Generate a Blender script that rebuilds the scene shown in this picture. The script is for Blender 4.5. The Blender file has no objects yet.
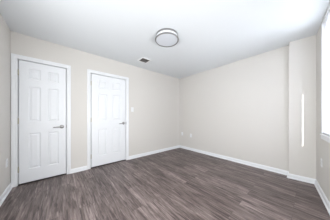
import bpy, bmesh, math
from mathutils import Vector, Matrix

S = bpy.context.scene
COL = S.collection
H = 2.44                                   # ceiling height
# room axes: x along the door wall, y into the door wall (plane y = 0), z up
XE = 3.844                                 # east wall plane
RC = Vector((3.768, -3.086))               # corner of pillar and window wall
RD = Vector((-0.993, -0.117)).normalized() # window wall runs this way towards the camera
RN = Vector((RD.y, -RD.x))                 # into the room
if RN.y < 0: RN = -RN

# ---------------------------------------------------------------- camera
cam = bpy.data.cameras.new('camera')
cam.sensor_width = 36.0
cam.lens = 124.0 / 330.0 * 36.0
cam.shift_y = 6.2 / 330.0
cam.clip_start = 0.02
camo = bpy.data.objects.new('camera', cam)
COL.objects.link(camo)
camo.location = (0.576, -3.024, 1.11)
camo.rotation_euler = (math.radians(90), 0, math.radians(-40.47))
S.camera = camo

# ---------------------------------------------------------------- world, sun, added fill lights
w = bpy.data.worlds.new('world'); S.world = w
w.use_nodes = True
bg = w.node_tree.nodes['Background']
bg.inputs[0].default_value = (0.935, 0.95, 1.0, 1)
bg.inputs[1].default_value = 24.5

sun = bpy.data.lights.new('sun', 'SUN')
sun.energy = 14.0; sun.angle = math.radians(0.18); sun.color = (1.0, 0.97, 0.92)
suno = bpy.data.objects.new('sun', sun); COL.objects.link(suno)
sd = Vector((3.744, -0.653, -0.48))
suno.rotation_euler = sd.to_track_quat('-Z', 'Y').to_euler()
suno.location = (-3, 0, 4)

def area(name, loc, direction, sx, sz, power, color):
    l = bpy.data.lights.new(name, 'AREA'); l.shape = 'RECTANGLE'
    l.size = sx; l.size_y = sz; l.energy = power; l.color = color
    o = bpy.data.objects.new(name, l); COL.objects.link(o)
    o.location = loc
    o.rotation_euler = Vector(direction).to_track_quat('-Z', 'Y').to_euler()
    return o
q = RC + RD * 2.35 + RN * 0.27
area('fill_south', (q.x, q.y, 1.18), (RN.x + 0.38, RN.y, 0.0), 1.4, 1.1, 29, (0.96, 0.98, 1.0))  # unseen fill light, added in place of further daylight
area('fill_west', (0.06, -2.1, 1.25), (1, 0.04, 0.0), 1.8, 1.4, 39, (0.97, 0.985, 1.0))  # second added fill, brightens the room from the west side

vs = S.view_settings
vs.view_transform = 'Standard'; vs.look = 'None'; vs.gamma = 1.0; vs.use_curve_mapping = False
vs.exposure = 0.05

# ---------------------------------------------------------------- materials
def mat(name, color, rough=0.5, metal=0.0, bump=0.0, bscale=80.0, mottle=0.0):
    m = bpy.data.materials.new(name); m.use_nodes = True
    nt = m.node_tree; b = nt.nodes['Principled BSDF']
    b.inputs['Base Color'].default_value = (*color, 1)
    b.inputs['Roughness'].default_value = rough
    b.inputs['Metallic'].default_value = metal
    tc = nt.nodes.new('ShaderNodeTexCoord')
    nz = nt.nodes.new('ShaderNodeTexNoise'); nz.inputs['Scale'].default_value = bscale
    nz.inputs['Detail'].default_value = 3
    nt.links.new(tc.outputs['Object'], nz.inputs['Vector'])
    mx = nt.nodes.new('ShaderNodeMix'); mx.data_type = 'RGBA'
    mx.inputs[6].default_value = (*[c * (1 - mottle) for c in color], 1)
    mx.inputs[7].default_value = (*[min(1, c * (1 + mottle)) for c in color], 1)
    nt.links.new(nz.outputs[0], mx.inputs[0])
    nt.links.new(mx.outputs[2], b.inputs['Base Color'])
    if bump:
        bp = nt.nodes.new('ShaderNodeBump'); bp.inputs['Strength'].default_value = bump
        bp.inputs['Distance'].default_value = 0.002
        nt.links.new(nz.outputs[0], bp.inputs['Height'])
        nt.links.new(bp.outputs[0], b.inputs['Normal'])
    return m

M_WALL = mat('wall_paint', (0.705, 0.684, 0.650), 0.75, bump=0.15, bscale=160, mottle=0.015)
M_CEIL = mat('ceiling_paint', (0.752, 0.780, 0.802), 0.85, bump=0.15, bscale=120, mottle=0.01)
M_TRIM = mat('trim_paint', (0.85, 0.868, 0.89), 0.32, mottle=0.01, bscale=20)
M_DOOR = mat('door_paint', (0.84, 0.86, 0.888), 0.38, mottle=0.012, bscale=14)
M_NICKEL = mat('brushed_nickel', (0.36, 0.355, 0.35), 0.32, 1.0, bump=0.05, bscale=300, mottle=0.05)
M_HINGE = mat('hinge_metal', (0.62, 0.58, 0.46), 0.4, 0.7, mottle=0.05)
M_PLATE = mat('plate_plastic', (0.84, 0.85, 0.86), 0.3, mottle=0.005)
M_GAP_SHADE = mat('door_gap_shade', (0.035, 0.032, 0.030), 0.6, mottle=0.1)  # near-black colour standing in for the shade below the doors
M_SLOT = mat('slot_dark', (0.03, 0.03, 0.03), 0.6)
M_VENT = mat('vent_enamel', (0.90, 0.91, 0.92), 0.4, mottle=0.01)
M_DUCT = mat('duct_dark', (0.035, 0.035, 0.035), 0.8, mottle=0.2)
M_GLASSW = mat('frosted_glass', (0.84, 0.86, 0.90), 0.25, mottle=0.005)
M_DIFF = mat('acrylic_diffuser', (0.64, 0.665, 0.71), 0.45, mottle=0.005)
M_VINYL = mat('window_vinyl', (0.85, 0.86, 0.88), 0.3, mottle=0.005)
M_SLIT = mat('slit_board_paint', (0.7, 0.7, 0.69), 0.5, mottle=0.01)  # for the added boards that narrow the sun to a streak

def mat_slat():
    m = bpy.data.materials.new('blind_slat'); m.use_nodes = True
    nt = m.node_tree; out = nt.nodes['Material Output']; b = nt.nodes['Principled BSDF']
    b.inputs['Base Color'].default_value = (0.85, 0.86, 0.88, 1); b.inputs['Roughness'].default_value = 0.5
    tr = nt.nodes.new('ShaderNodeBsdfTranslucent'); tr.inputs[0].default_value = (0.93, 0.925, 0.95, 1)
    nz = nt.nodes.new('ShaderNodeTexNoise'); nz.inputs['Scale'].default_value = 30
    mr = nt.nodes.new('ShaderNodeMapRange'); mr.inputs[3].default_value = 0.66; mr.inputs[4].default_value = 0.70
    nt.links.new(nz.outputs[0], mr.inputs[0])
    mx = nt.nodes.new('ShaderNodeMixShader')
    nt.links.new(mr.outputs[0], mx.inputs[0])
    nt.links.new(b.outputs[0], mx.inputs[1]); nt.links.new(tr.outputs[0], mx.inputs[2])
    nt.links.new(mx.outputs[0], out.inputs[0])
    return m
M_SLAT = mat_slat()

def mat_glass():
    m = bpy.data.materials.new('window_glass'); m.use_nodes = True
    nt = m.node_tree; out = nt.nodes['Material Output']
    t = nt.nodes.new('ShaderNodeBsdfTransparent'); t.inputs[0].default_value = (0.95, 0.97, 0.97, 1)
    g = nt.nodes.new('ShaderNodeBsdfGlossy'); g.inputs[1].default_value = 0.02
    fr = nt.nodes.new('ShaderNodeFresnel'); fr.inputs[0].default_value = 1.45
    mx = nt.nodes.new('ShaderNodeMixShader')
    nt.links.new(fr.outputs[0], mx.inputs[0])
    nt.links.new(t.outputs[0], mx.inputs[1]); nt.links.new(g.outputs[0], mx.inputs[2])
    nt.links.new(mx.outputs[0], out.inputs[0])
    return m
M_GLASS = mat_glass()

def mat_floor():
    m = bpy.data.materials.new('vinyl_plank'); m.use_nodes = True
    nt = m.node_tree; N = nt.nodes; Lk = nt.links.new
    b = N['Principled BSDF']
    tc = N.new('ShaderNodeTexCoord')
    # planks run along y: swap so the brick rows lie along y
    sep = N.new('ShaderNodeSeparateXYZ'); Lk(tc.outputs['Object'], sep.inputs[0])
    com = N.new('ShaderNodeCombineXYZ')
    Lk(sep.outputs[1], com.inputs[0]); Lk(sep.outputs[0], com.inputs[1])
    br = N.new('ShaderNodeTexBrick')
    br.offset = 0.37; br.offset_frequency = 2
    br.inputs['Color1'].default_value = (0, 0, 0, 1); br.inputs['Color2'].default_value = (1, 1, 1, 1)
    br.inputs['Mortar'].default_value = (0.5, 0.5, 0.5, 1)
    br.inputs['Scale'].default_value = 1.0
    br.inputs['Mortar Size'].default_value = 0.0012
    br.inputs['Mortar Smooth'].default_value = 0.3
    br.inputs['Brick Width'].default_value = 1.22; br.inputs['Row Height'].default_value = 0.152
    Lk(com.outputs[0], br.inputs['Vector'])
    # per plank shift of the grain
    sh = N.new('ShaderNodeVectorMath'); sh.operation = 'MULTIPLY_ADD'
    Lk(br.outputs['Color'], sh.inputs[0]); sh.inputs[1].default_value = (7.3, 3.1, 5.0)
    Lk(com.outputs[0], sh.inputs[2])
    def grain(sx, sy, detail, rough, dist=0.0):
        mp = N.new('ShaderNodeMapping'); mp.inputs['Scale'].default_value = (sx, sy, 1)
        Lk(sh.outputs[0], mp.inputs[0])
        nz = N.new('ShaderNodeTexNoise'); nz.inputs['Scale'].default_value = 1.0
        nz.inputs['Detail'].default_value = detail; nz.inputs['Roughness'].default_value = rough
        nz.inputs['Distortion'].default_value = dist
        Lk(mp.outputs[0], nz.inputs['Vector'])
        return nz
    g1 = grain(2.6, 34.0, 5, 0.7, 0.8)
    g2 = grain(5.0, 75.0, 4, 0.7)
    g3 = grain(1.3, 7.0, 3, 0.5)
    def math_(op, a, bb):
        n = N.new('ShaderNodeMath'); n.operation = op
        for i, v in enumerate((a, bb)):
            if isinstance(v, (int, float)): n.inputs[i].default_value = v
            else: Lk(v, n.inputs[i])
        return n.outputs[0]
    t = math_('ADD', math_('MULTIPLY', g1.outputs[0], 0.50), math_('MULTIPLY', g2.outputs[0], 0.28))
    t = math_('ADD', t, math_('MULTIPLY', g3.outputs[0], 0.22))
    sepc = N.new('ShaderNodeSeparateColor'); Lk(br.outputs['Color'], sepc.inputs[0])
    t = math_('ADD', t, math_('MULTIPLY', math_('SUBTRACT', sepc.outputs[0], 0.5), 0.05))
    cr = N.new('ShaderNodeValToRGB'); e = cr.color_ramp
    e.elements[0].position = 0.36; e.elements[0].color = (0.032, 0.022, 0.020, 1)
    e.elements[1].position = 0.66; e.elements[1].color = (0.40, 0.330, 0.312, 1)
    x = e.elements.new(0.455); x.color = (0.105, 0.079, 0.073, 1)
    x = e.elements.new(0.54); x.color = (0.195, 0.155, 0.146, 1)
    Lk(t, cr.inputs[0])
    # short dark flecks along the grain
    g4 = grain(4.2, 38.0, 3, 0.55, 0.4)
    fl = N.new('ShaderNodeMapRange'); fl.inputs[1].default_value = 0.53; fl.inputs[2].default_value = 0.64
    Lk(g4.outputs[0], fl.inputs[0])
    fm = N.new('ShaderNodeMix'); fm.data_type = 'RGBA'; fm.blend_type = 'MULTIPLY'
    Lk(fl.outputs[0], fm.inputs[0]); Lk(cr.outputs[0], fm.inputs[6]); fm.inputs[7].default_value = (0.52, 0.49, 0.48, 1)
    mx = N.new('ShaderNodeMix'); mx.data_type = 'RGBA'
    Lk(br.outputs['Fac'], mx.inputs[0]); Lk(fm.outputs[2], mx.inputs[6])
    mx.inputs[7].default_value = (0.05, 0.04, 0.038, 1)
    Lk(mx.outputs[2], b.inputs['Base Color'])
    b.inputs['Roughness'].default_value = 0.42
    b.inputs['Specular IOR Level'].default_value = 0.4
    bp = N.new('ShaderNodeBump'); bp.inputs['Strength'].default_value = 0.25; bp.inputs['Distance'].default_value = 0.001
    Lk(t, bp.inputs['Height']); Lk(bp.outputs[0], b.inputs['Normal'])
    return m
M_FLOOR = mat_floor()

# ---------------------------------------------------------------- mesh helpers
def box(bm, x0, x1, y0, y1, z0, z1, mtx=None):
    vs_ = [Vector((x, y, z)) for z in (z0, z1) for y in (y0, y1) for x in (x0, x1)]
    if mtx: vs_ = [mtx @ v for v in vs_]
    v = [bm.verts.new(p) for p in vs_]
    for f in ((0, 2, 3, 1), (4, 5, 7, 6), (0, 1, 5, 4), (1, 3, 7, 5), (3, 2, 6, 7), (2, 0, 4, 6)):
        bm.faces.new([v[i] for i in f])

def prism(bm, poly, z0, z1):
    a = [bm.verts.new((p[0], p[1], z0)) for p in poly]
    b = [bm.verts.new((p[0], p[1], z1)) for p in poly]
    n = len(poly)
    bm.faces.new(list(reversed(a))); bm.faces.new(b)
    for i in range(n):
        bm.faces.new((a[i], a[(i + 1) % n], b[(i + 1) % n], b[i]))

def lathe(bm, prof, mtx=None, n=64):
    """prof: (r, z) pairs revolved about local z"""
    rings = []
    for r, z in prof:
        if r < 1e-6:
            p = Vector((0, 0, z)); rings.append([bm.verts.new(mtx @ p if mtx else p)])
        else:
            ring = []
            for k in range(n):
                a = 2 * math.pi * k / n
                p = Vector((r * math.cos(a), r * math.sin(a), z))
                ring.append(bm.verts.new(mtx @ p if mtx else p))
            rings.append(ring)
    for A, B in zip(rings, rings[1:]):
        for k in range(n):
            k2 = (k + 1) % n
            if len(A) == 1 and len(B) == 1: continue
            if len(A) == 1: bm.faces.new((A[0], B[k2], B[k]))
            elif len(B) == 1: bm.faces.new((A[k], A[k2], B[0]))
            else: bm.faces.new((A[k], A[k2], B[k2], B[k]))

def sweep(bm, p0, p1, nrm, prof, m0=0.0, m1=0.0):
    """a moulding along the floor from p0 to p1; prof = (out, up) pairs; m0/m1 = how far each end runs on per unit of out"""
    p0 = Vector(p0); p1 = Vector(p1); d = (p1 - p0).normalized(); nrm = Vector(nrm).normalized()
    A = [bm.verts.new((*(p0 + nrm * o - d * (m0 * o)), u)) for o, u in prof]
    B = [bm.verts.new((*(p1 + nrm * o + d * (m1 * o)), u)) for o, u in prof]
    n = len(prof)
    for i in range(n):
        j = (i + 1) % n
        bm.faces.new((A[i], A[j], B[j], B[i]))
    bm.faces.new(list(reversed(A))); bm.faces.new(B)

def obj(name, bm, m, parent=None, bevel=0.0, smooth=False, seg=2):
    bmesh.ops.recalc_face_normals(bm, faces=bm.faces)
    me = bpy.data.meshes.new(name); bm.to_mesh(me); bm.free()
    me.materials.append(m)
    o = bpy.data.objects.new(name, me); COL.objects.link(o)
    if parent: o.parent = parent
    if smooth:
        for p in me.polygons: p.use_smooth = True
        try: me.set_sharp_from_angle(angle=math.radians(40))
        except Exception: pass
    if bevel:
        b = o.modifiers.new('bevel', 'BEVEL'); b.width = bevel; b.segments = seg
        b.limit_method = 'ANGLE'; b.angle_limit = math.radians(40)
    return o

def empty(name, loc, rotz=0.0):
    o = bpy.data.objects.new(name, None); COL.objects.link(o)
    o.location = loc; o.rotation_euler = (0, 0, rotz); o.empty_display_size = 0.1
    return o
def tag(o, label, cat, group=None):
    o['label'] = label; o['category'] = cat; o['kind'] = 'thing'
    if group: o['group'] = group
    return o
def struct(o, label=None, cat=None):
    o['kind'] = 'structure'
    if label: o['label'] = label; o['category'] = cat
    return o

# ---------------------------------------------------------------- shell
T = 0.14
far = RC + RD * (RC.x / 0.993157 * 1.0)         # window wall meets the west wall
YS = far.y - 0.6
bm = bmesh.new(); box(bm, -T, XE + T, YS, T, -0.08, 0.0)
struct(obj('floor', bm, M_FLOOR), 'grey brown wood plank vinyl floor of the empty room', 'floor')
bm = bmesh.new(); box(bm, -T, XE + T, YS, T, H, H + 0.08)
struct(obj('ceiling', bm, M_CEIL), 'flat white painted ceiling', 'ceiling')

D1 = (0.086, 0.672, 2.012)     # door leaf left, right, top
D2 = (1.098, 1.850, 2.018)
GAP = 0.012
JT = 0.018                     # jamb thickness
bm = bmesh.new()
y0, y1 = 0.0, T
spans = []
cur = -T
for a, b, t in (D1, D2):
    l, r = a - GAP - JT, b + GAP + JT
    box(bm, cur, l, y0, y1, 0, H); box(bm, l, r, y0, y1, t + GAP + JT, H); cur = r
box(bm, cur, XE + T, y0, y1, 0, H)
box(bm, -T, XE + T, y1, y1 + 0.03, 0, H)
struct(obj('wall_north', bm, M_WALL), 'light greige painted wall with the two white doors', 'wall')

bm = bmesh.new(); box(bm, XE, XE + T, YS, 0, 0, H)
struct(obj('wall_east', bm, M_WALL), 'light greige painted wall without openings, from the far corner to the pillar', 'wall')

# west wall with an added, unseen opening for one streak of sun
WB0, WB1, WZ0, WZ1 = -2.62, -1.98, 1.08, 1.965
bm = bmesh.new()
box(bm, -T, 0, WB1, 0, 0, H); box(bm, -T, 0, YS, WB0, 0, H)
box(bm, -T, 0, WB0, WB1, 0, WZ0); box(bm, -T, 0, WB0, WB1, WZ1, H)
struct(obj('wall_west', bm, M_WALL), 'narrow strip of greige wall beside the first door', 'wall')

bm = bmesh.new()
P0 = Vector((XE - 0.1195, -2.773))
prism(bm, [P0, RC, (XE + 0.02, RC.y - 0.02), (XE + 0.02, P0.y)], 0, H)
struct(obj('pillar_east', bm, M_WALL), 'shallow boxed out greige wall pillar beside the window wall', 'pillar')

# window wall (local frame: u along RD from the pillar corner, v into the room)
ang = math.atan2(RD.y, RD.x)
LEN = RC.x / abs(RD.x) + 0.2
MW = Matrix(((RD.x, RN.x, 0, RC.x), (RD.y, RN.y, 0, RC.y), (0, 0, 1, 0), (0, 0, 0, 1)))
U0, U1, Z0, Z1 = 0.380, 1.26, 0.870, 2.415
bm = bmesh.new()
box(bm, -0.16, U0, -T, 0, 0, H, MW); box(bm, U1, LEN, -T, 0, 0, H, MW)
box(bm, U0, U1, -T, 0, 0, Z0, MW); box(bm, U0, U1, -T, 0, Z1, H, MW)
struct(obj('wall_south', bm, M_WALL), 'greige painted wall with the window at the picture edge', 'wall')

# ---------------------------------------------------------------- baseboards
BP = [(0, 0), (0.026, 0), (0.026, 0.010), (0.022, 0.017), (0.014, 0.021), (0.0135, 0.056), (0.011, 0.062), (0.0105, 0.068), (0.006, 0.076), (0.003, 0.081), (0, 0.081)]
CW = 0.060                     # casing width
bm = bmesh.new()
c1r = D1[1] + GAP + 0.003 + CW; c2l = D2[0] - GAP - 0.006 - CW; c2r = D2[1] + GAP + 0.003 + CW
sweep(bm, (c1r, 0), (c2l, 0), (0, -1), BP)
sweep(bm, (c2r, 0), (XE, 0), (0, -1), BP, 0, -1)
struct(obj('baseboard_north', bm, M_TRIM), 'white baseboard along the door wall', 'baseboard')
bm = bmesh.new(); sweep(bm, (XE, 0), (XE, P0.y), (-1, 0), BP, -1, -1)
struct(obj('baseboard_east', bm, M_TRIM), 'white baseboard along the plain far wall', 'baseboard')
bm = bmesh.new(); sweep(bm, (0, YS + 0.7), (0, 0), (1, 0), BP, 0, -0.2)
struct(obj('baseboard_west', bm, M_TRIM), 'white baseboard beside the first door, on the narrow wall strip', 'baseboard')
bm = bmesh.new()
fd = (RC - P0).normalized(); fn = Vector((fd.y, -fd.x))
if fn.x > 0: fn = -fn
sweep(bm, (XE, P0.y), (P0.x, P0.y), (0, 1), BP, -1, 1)
sweep(bm, P0, RC, fn, BP, 1, -1)
struct(obj('baseboard_pillar', bm, M_TRIM), 'white baseboard around the wall pillar', 'baseboard')
bm = bmesh.new(); sweep(bm, RC, RC + RD * 3.6, RN, BP, -1, 0)
struct(obj('baseboard_south', bm, M_TRIM), 'white baseboard under the window', 'baseboard')

# ---------------------------------------------------------------- doors
def door_leaf(w_, h_, th=0.035):
    """six raised panels; local x 0..w, z 0..h, front at y = 0 facing -y"""
    bm = bmesh.new()
    st = 0.165 * w_ + 0.006; mu = 0.155 * w_
    pw = (w_ - 2 * st - mu) / 2
    xs = [0, st, st + pw, st + pw + mu, st + 2 * pw + mu, w_]
    zs = [0, 0.105, 0.405, 0.502, 0.795, 0.853, 0.945, 1.0]
    zs = [z * h_ for z in zs]
    def quad(a, b): # ring between two rects (x0,x1,z0,z1,y)
        A = [(a[0], a[4], a[2]), (a[1], a[4], a[2]), (a[1], a[4], a[3]), (a[0], a[4], a[3])]
        B = [(b[0], b[4], b[2]), (b[1], b[4], b[2]), (b[1], b[4], b[3]), (b[0], b[4], b[3])]
        for i in range(4):
            j = (i + 1) % 4
            bm.faces.new([bm.verts.new(p) for p in (A[i], A[j], B[j], B[i])])
    for i in range(5):
        for j in range(7):
            r = (xs[i], xs[i + 1], zs[j], zs[j + 1], 0.0)
            if i in (1, 3) and j in (1, 3, 5):
                def ins(r, d, y): return (r[0] + d, r[1] - d, r[2] + d, r[3] - d, y)
                seq = [r, ins(r, 0.006, 0.004), ins(r, 0.013, 0.011), ins(r, 0.019, 0.011), ins(r, 0.042, 0.003), ins(r, 0.046, 0.003)]
                for a, b in zip(seq, seq[1:]): quad(a, b)
                e = seq[-1]
                bm.faces.new([bm.verts.new(p) for p in ((e[0], e[4], e[2]), (e[1], e[4], e[2]), (e[1], e[4], e[3]), (e[0], e[4], e[3]))])
            else:
                bm.faces.new([bm.verts.new(p) for p in ((r[0], 0, r[2]), (r[1], 0, r[2]), (r[1], 0, r[3]), (r[0], 0, r[3]))])
    box(bm, 0, w_, 0.0125, th, 0, h_)
    for x0, x1, z0, z1 in ((0, 0.004, 0, h_), (w_ - 0.004, w_, 0, h_), (0, w_, 0, 0.004), (0, w_, h_ - 0.004, h_)):
        box(bm, x0, x1, 0.0002, 0.013, z0, z1)
    bmesh.ops.remove_doubles(bm, verts=bm.verts, dist=1e-5)
    return bm

def casing_bm(l, r, t):
    """mitred colonial casing around an opening, on the wall face y = 0"""
    bm = bmesh.new()
    prof = [(0.0, 0.0), (0.0, -0.009), (0.006, -0.012), (0.020, -0.012), (0.030, -0.016), (0.050, -0.018), (0.060, -0.017), (CW, -0.012), (CW, 0.0)]
    rings = []
    for corner in range(4):
        ring = []
        for o, y in prof:
            if corner == 0: p = (l - o, y, 0.0)
            elif corner == 1: p = (l - o, y, t + o)
            elif corner == 2: p = (r + o, y, t + o)
            else: p = (r + o, y, 0.0)
            ring.append(bm.verts.new(p))
        rings.append(ring)
    n = len(prof)
    for A, B in zip(rings, rings[1:]):
        for i in range(n):
            j = (i + 1) % n
            bm.faces.new((A[i], A[j], B[j], B[i]))
    bm.faces.new(rings[0]); bm.faces.new(rings[3])
    return bm

def make_door(idx, D, handle_z, hinge_zs, label):
    l, r, t = D
    root = empty('door_%d' % idx, (l, 0, 0))
    struct(root, label, 'door')
    w_ = r - l
    BOT = 0.022
    leaf = obj('door_leaf', door_leaf(w_, t - BOT), M_DOOR, root); leaf.location = (0, 0.002, BOT)
    obj('casing', casing_bm(-GAP - 0.006, w_ + GAP + 0.003, t + GAP + 0.003), M_TRIM, root)
    bm = bmesh.new()
    box(bm, -GAP - JT, -GAP, 0.0, T, 0, t + GAP); box(bm, w_ + GAP, w_ + GAP + JT, 0.0, T, 0, t + GAP)
    box(bm, -GAP - JT, w_ + GAP + JT, 0.0, T, t + GAP, t + GAP + JT)
    # stop behind the leaf
    box(bm, -GAP, 0.012, 0.042, 0.056, 0, t + GAP); box(bm, w_ - 0.012, w_ + GAP, 0.042, 0.056, 0, t + GAP)
    box(bm, -GAP, w_ + GAP, 0.042, 0.056, t - 0.012, t + GAP)
    obj('jamb', bm, M_TRIM, root)
    bm = bmesh.new(); box(bm, -GAP, w_ + GAP, -0.004, T, 0, 0.006); obj('gap_shade_strip', bm, M_GAP_SHADE, root)  # dark strip added as painted shade under the leaf
    for z in hinge_zs:
        hb = bmesh.new()
        for k in range(5):
            lathe(hb, [(0, -0.0085), (0.0058, -0.0085), (0.0058, 0.0085), (0, 0.0085)], Matrix.Translation((-GAP / 2, -0.005, z + (k - 2) * 0.0178)), 14)
        box(hb, -GAP + 0.0005, -GAP / 2, -0.003, 0.03, z - 0.044, z + 0.044)
        lathe(hb, [(0, -0.003), (0.0045, -0.003), (0.003, 0.003), (0, 0.004)], Matrix.Translation((-GAP / 2, -0.005, z + 0.048)), 14)
        obj('hinge', hb, M_HINGE, root, smooth=True)
    # lever handle: rosette, neck and lever
    hx = w_ - 0.058
    R90 = Matrix.Rotation(math.radians(90), 4, 'X')
    hb = bmesh.new()
    lathe(hb, [(0, 0), (0.033, 0), (0.033, 0.006), (0.029, 0.010), (0.014, 0.012), (0, 0.012)], Matrix.Translation((hx, 0.0, handle_z)) @ R90, 32)
    handle = obj('door_handle', hb, M_NICKEL, root, smooth=True)
    hb = bmesh.new()
    pts = [(0.0, -0.010, 0.012, 0.012), (0.0, -0.036, 0.011, 0.011), (-0.010, -0.047, 0.010, 0.011), (-0.030, -0.052, 0.007, 0.011),
           (-0.070, -0.052, 0.006, 0.010), (-0.100, -0.050, 0.0055, 0.0095), (-0.116, -0.047, 0.005, 0.008), (-0.122, -0.045, 0.003, 0.005)]
    rings = []
    for i, (px, py, ra, rb) in enumerate(pts):
        a = Vector(pts[max(i - 1, 0)][:2]); b = Vector(pts[min(i + 1, len(pts) - 1)][:2])
        d = (b - a).normalized(); nn = Vector((d.y, -d.x))
        ring = []
        for k in range(16):
            an = 2 * math.pi * k / 16
            ring.append(hb.verts.new((hx + px + nn.x * ra * math.cos(an), py + nn.y * ra * math.cos(an), handle_z + rb * math.sin(an) - 0.05 * abs(px))))
        rings.append(ring)
    for A, B in zip(rings, rings[1:]):
        for k in range(16): hb.faces.new((A[k], A[(k + 1) % 16], B[(k + 1) % 16], B[k]))
    hb.faces.new(rings[0]); hb.faces.new(rings[-1])
    obj('lever', hb, M_NICKEL, handle, smooth=True)
    hb = bmesh.new(); box(hb, w_ + GAP - 0.0006, w_ + GAP + 0.0012, -0.006, 0.03, handle_z - 0.03, handle_z + 0.03)
    obj('strike_plate', hb, M_NICKEL, root)
    return root
make_door(1, D1, 0.915, (0.25, 1.03, 1.81), 'narrow white six panel door nearest the left wall strip')
make_door(2, D2, 0.935, (0.25, 1.03, 1.81), 'wider white six panel door beside the light switch')

# ---------------------------------------------------------------- window_1 (blinds drawn, mostly beyond the picture)
MWo = Matrix(((-RD.x, RN.x, 0, RC.x), (-RD.y, RN.y, 0, RC.y), (0, 0, 1, 0), (0, 0, 0, 1)))   # local x = -u
def wbox(bm, u0, u1, v0, v1, z0, z1): box(bm, -u1, -u0, v0, v1, z0, z1)
win = bpy.data.objects.new('window_1', None); COL.objects.link(win); win.matrix_world = MWo
struct(win, 'bright white window with closed blinds at the picture edge', 'window')
bm = bmesh.new()
wbox(bm, U0 - 0.002, U0 + 0.012, -T, 0.004, Z0, Z1); wbox(bm, U1 - 0.012, U1 + 0.002, -T, 0.004, Z0, Z1)
wbox(bm, U0, U1, -T, 0.004, Z1 - 0.012, Z1 + 0.002)
obj('window_jamb', bm, M_TRIM, win, bevel=0.002)
bm = bmesh.new(); wbox(bm, U0 - 0.008, U1 + 0.008, 0.0, 0.020, Z0 - 0.022, Z0); wbox(bm, U0, U1, -0.13, 0.0, Z0 - 0.022, Z0)
obj('window_sill', bm, M_TRIM, win, bevel=0.006)
bm = bmesh.new(); wbox(bm, U0 - 0.004, U1 + 0.004, 0, 0.010, Z0 - 0.075, Z0 - 0.022)
obj('window_apron', bm, M_TRIM, win, bevel=0.003)
bm = bmesh.new()
for a, b, c, d in ((U0, U0 + 0.045, Z0, Z1), (U1 - 0.045, U1, Z0, Z1), (U0 + 0.045, U1 - 0.045, Z0, Z0 + 0.05), (U0 + 0.045, U1 - 0.045, Z1 - 0.045, Z1),
                   (U0 + 0.045, U1 - 0.045, 1.60, 1.65)):
    wbox(bm, a, b, -0.13, -0.085, c, d)
fr = obj('window_frame', bm, M_VINYL, win, bevel=0.003)
for zz in ((Z0 + 0.05, 1.60), (1.65, Z1 - 0.045)):
    bm = bmesh.new(); wbox(bm, U0 + 0.045, U1 - 0.045, -0.110, -0.106, *zz)
    obj('pane', bm, M_GLASS, fr)

bl = bpy.data.objects.new('window_blind', None); COL.objects.link(bl)
bl.matrix_world = MWo @ Matrix.Translation((-(U0 + U1) / 2, -0.038, Z1 - 0.012))
tag(bl, 'closed white horizontal slat blind hanging inside the window frame', 'blind')
hwid = (U1 - U0) / 2 - 0.018
bm = bmesh.new(); box(bm, -hwid, hwid, -0.025, 0.025, -0.022, -0.002)
obj('headrail', bm, M_VINYL, bl, bevel=0.003)
z = -0.045; zend = Z0 - Z1 + 0.045
slat_me = None
while z > zend:
    if slat_me is None:
        bm = bmesh.new()
        prof = [(-0.025, -0.0012), (-0.012, 0.0012), (0, 0.002), (0.012, 0.0012), (0.025, -0.0012)]
        A = [bm.verts.new((-hwid, p[0], p[1] + 0.0012)) for p in prof] + [bm.verts.new((-hwid, p[0], p[1] - 0.0012)) for p in reversed(prof)]
        B = [bm.verts.new((hwid, v.co.y, v.co.z)) for v in A]
        n = len(A)
        for i in range(n): bm.faces.new((A[i], A[(i + 1) % n], B[(i + 1) % n], B[i]))
        bm.faces.new(A); bm.faces.new(B)
        o = obj('slat', bm, M_SLAT, bl); slat_me = o.data
    else:
        o = bpy.data.objects.new('slat', slat_me); COL.objects.link(o); o.parent = bl
    o.location = (0, 0, z); o.rotation_euler = (math.radians(62), 0, 0)
    z -= 0.042
bm = bmesh.new(); box(bm, -hwid, hwid, -0.025, 0.025, zend - 0.035, zend - 0.015)
obj('bottom_rail', bm, M_VINYL, bl, bevel=0.003)
for sx in (-0.28, 0.0, 0.28):
    bm = bmesh.new(); lathe(bm, [(0, zend - 0.016), (0.0011, zend - 0.016), (0.0011, -0.021), (0, -0.021)], Matrix.Translation((sx, 0.024, 0)), 6)
    obj('ladder_cord', bm, M_VINYL, bl)

# sun_slit: unseen opening added in the west wall; its boards shape one streak of sun
slit = bpy.data.objects.new('sun_slit', None); COL.objects.link(slit); slit.location = (0, (WB0 + WB1) / 2, WZ0)
struct(slit, 'unseen added slit in the narrow wall, shaping a streak of sun', 'window')
GC = -2.278 - slit.location.y
hw2 = (WB1 - WB0) / 2
for a, b in ((-hw2, GC - 0.006), (GC + 0.006, hw2)):
    bm = bmesh.new(); box(bm, -0.06, -0.03, a, b, 0, WZ1 - WZ0)
    obj('slit_board', bm, M_SLIT, slit)

# ---------------------------------------------------------------- ceiling light
def cam_plan(X, Z):            # metres right of / ahead of the camera station, in room axes
    c, s = math.cos(math.radians(-40.47)), math.sin(math.radians(-40.47))
    return (0.576 + c * X - s * Z, -3.024 + s * X + c * Z)
lx, ly = cam_plan(0.030, 2.05)
lamp = empty('ceiling_light', (lx, ly, H))
tag(lamp, 'round flush mount ceiling light with two brushed nickel bands and a frosted diffuser', 'light')
RU, RL = 0.184, 0.195
def ring_prof(z0, z1, r0, r1):
    return [(r0, z0), (r1 - 0.003, z0), (r1, z0 + 0.003), (r1, z1 - 0.003), (r1 - 0.003, z1), (r0, z1), (r0, z0)]
bm = bmesh.new(); lathe(bm, [(0, -0.001), (RU - 0.02, -0.001), (RU - 0.02, -0.02), (0, -0.02)], None, 96)
obj('canopy_pan', bm, M_VENT, lamp, smooth=True)
bm = bmesh.new(); lathe(bm, ring_prof(-0.031, -0.001, RU - 0.02, RU), None, 96)
obj('upper_band', bm, M_NICKEL, lamp, smooth=True)
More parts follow.
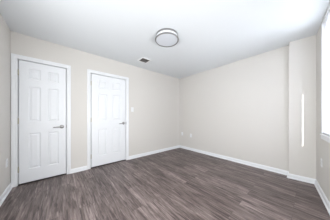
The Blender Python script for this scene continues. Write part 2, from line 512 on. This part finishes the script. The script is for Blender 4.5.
bm = bmesh.new(); lathe(bm, [(RU - 0.010, -0.026), (RU - 0.004, -0.031), (RU - 0.004, -0.066), (RU - 0.010, -0.070)], None, 96)
obj('glass_drum', bm, M_GLASSW, lamp, smooth=True)
bm = bmesh.new(); lathe(bm, ring_prof(-0.083, -0.067, RL - 0.018, RL), None, 96)
obj('lower_band', bm, M_NICKEL, lamp, smooth=True)
bm = bmesh.new()
lathe(bm, [(RL - 0.017, -0.078)] + [((RL - 0.017) * math.cos(a), -0.078 - 0.012 * math.sin(a)) for a in [math.pi / 2 * k / 10 for k in range(1, 10)]] + [(0, -0.090)], None, 96)
obj('diffuser', bm, M_DIFF, lamp, smooth=True)

# ---------------------------------------------------------------- ceiling vent
vx0, vx1, vy0, vy1 = 1.985, 2.245, -0.585, -0.345
vc = ((vx0 + vx1) / 2, (vy0 + vy1) / 2)
vent = empty('ceiling_vent', (*vc, H))
tag(vent, 'square white metal air vent with dark louvres in the ceiling', 'vent')
hx, hy = (vx1 - vx0) / 2, (vy1 - vy0) / 2
ix, iy = hx - 0.034, hy - 0.032
bm = bmesh.new()
o_ = [(-hx, -hy), (hx, -hy), (hx, hy), (-hx, hy)]; i_ = [(-ix, -iy), (ix, -iy), (ix, iy), (-ix, iy)]
def ringv(pts, z, s=0.0): return [bm.verts.new((p[0] * (1 - s), p[1] * (1 - s), z)) for p in pts]
r1 = ringv(o_, 0.0); r2 = ringv(o_, -0.004); r3 = ringv(o_, -0.010, 0.12); r4 = ringv(i_, -0.010); r5 = ringv(i_, 0.0)
for A, B in ((r1, r2), (r2, r3), (r3, r4), (r4, r5)):
    for k in range(4): bm.faces.new((A[k], A[(k + 1) % 4], B[(k + 1) % 4], B[k]))
obj('vent_frame', bm, M_VENT, vent)
bm = bmesh.new(); box(bm, -ix, ix, -iy, iy, -0.0015, -0.0003)
obj('duct_opening', bm, M_DUCT, vent)
for k in range(6):
    bm = bmesh.new()
    yy = -iy + (k + 0.5) * 2 * iy / 6
    box(bm, -ix, ix, -0.007, 0.007, -0.0006, 0.0006)
    o = obj('louvre', bm, M_NICKEL, vent)
    o.location = (0, yy, -0.0065); o.rotation_euler = (math.radians(-38), 0, 0)

# ---------------------------------------------------------------- wall plates
def wall_plate(name, loc, rotz, kind, label, cat, group=None):
    """plate in local xz, facing -y"""
    r = empty(name, loc, rotz); tag(r, label, cat, group)
    bm = bmesh.new(); box(bm, -0.036, 0.036, -0.006, 0.0, -0.0585, 0.0585)
    obj('plate', bm, M_PLATE, r, bevel=0.003)
    if kind == 'switch':
        bm = bmesh.new(); box(bm, -0.0055, 0.0055, -0.0065, -0.005, -0.0125, 0.0125); obj('toggle_slot', bm, M_PLATE, r)
        bm = bmesh.new(); prism(bm, [(-0.004, -0.006), (0.004, -0.006), (0.003, -0.018), (-0.003, -0.018)], -0.006, 0.004)
        o = obj('toggle', bm, M_PLATE, r, bevel=0.001); o.location = (0, 0, 0.003)
    else:
        for zz in (-0.0195, 0.0195):
            bm = bmesh.new()
            lathe(bm, [(0, 0), (0.0165, 0), (0.0165, 0.0015), (0.0155, 0.002), (0, 0.002)], Matrix.Translation((0, -0.006, zz)) @ Matrix.Rotation(math.radians(90), 4, 'X'), 28)
            rec = obj('receptacle', bm, M_PLATE, r, smooth=True)
            for sx in (-0.0062, 0.0062):
                bm = bmesh.new(); box(bm, sx - 0.001, sx + 0.001, -0.0084, -0.0078, zz - 0.001, zz + 0.007)
                obj('slot', bm, M_SLOT, rec)
    for zz in ((-0.030, 0.030) if kind == 'switch' else (0.0,)):
        bm = bmesh.new(); lathe(bm, [(0, 0), (0.003, 0), (0.0025, 0.001), (0, 0.0012)], Matrix.Translation((0, -0.006, zz)) @ Matrix.Rotation(math.radians(90), 4, 'X'), 12)
        obj('screw', bm, M_PLATE, r, smooth=True)
    return r
wall_plate('light_switch', (2.031, 0, 1.285), 0, 'switch', 'white toggle light switch on the wall beside the wider door', 'switch')
G = 'white outlet plates low on the walls'
E90 = math.radians(-90)      # faces -x
wall_plate('wall_outlet', (XE, -0.123, 0.500), E90, 'outlet', 'white outlet plate on the plain wall, almost in the far corner', 'outlet', G)
wall_plate('wall_outlet', (XE, -0.498, 0.481), E90, 'outlet', 'white outlet plate on the plain wall, second from the far corner', 'outlet', G)
wall_plate('wall_outlet', (0, -0.187, 0.437), math.radians(90), 'outlet', 'white outlet plate on the narrow wall strip left of the first door', 'outlet', G)
q = RC + RD * 0.372
wall_plate('wall_outlet', (q.x, q.y, 0.452), ang, 'outlet', 'white outlet plate on the wall under the window', 'outlet', G)
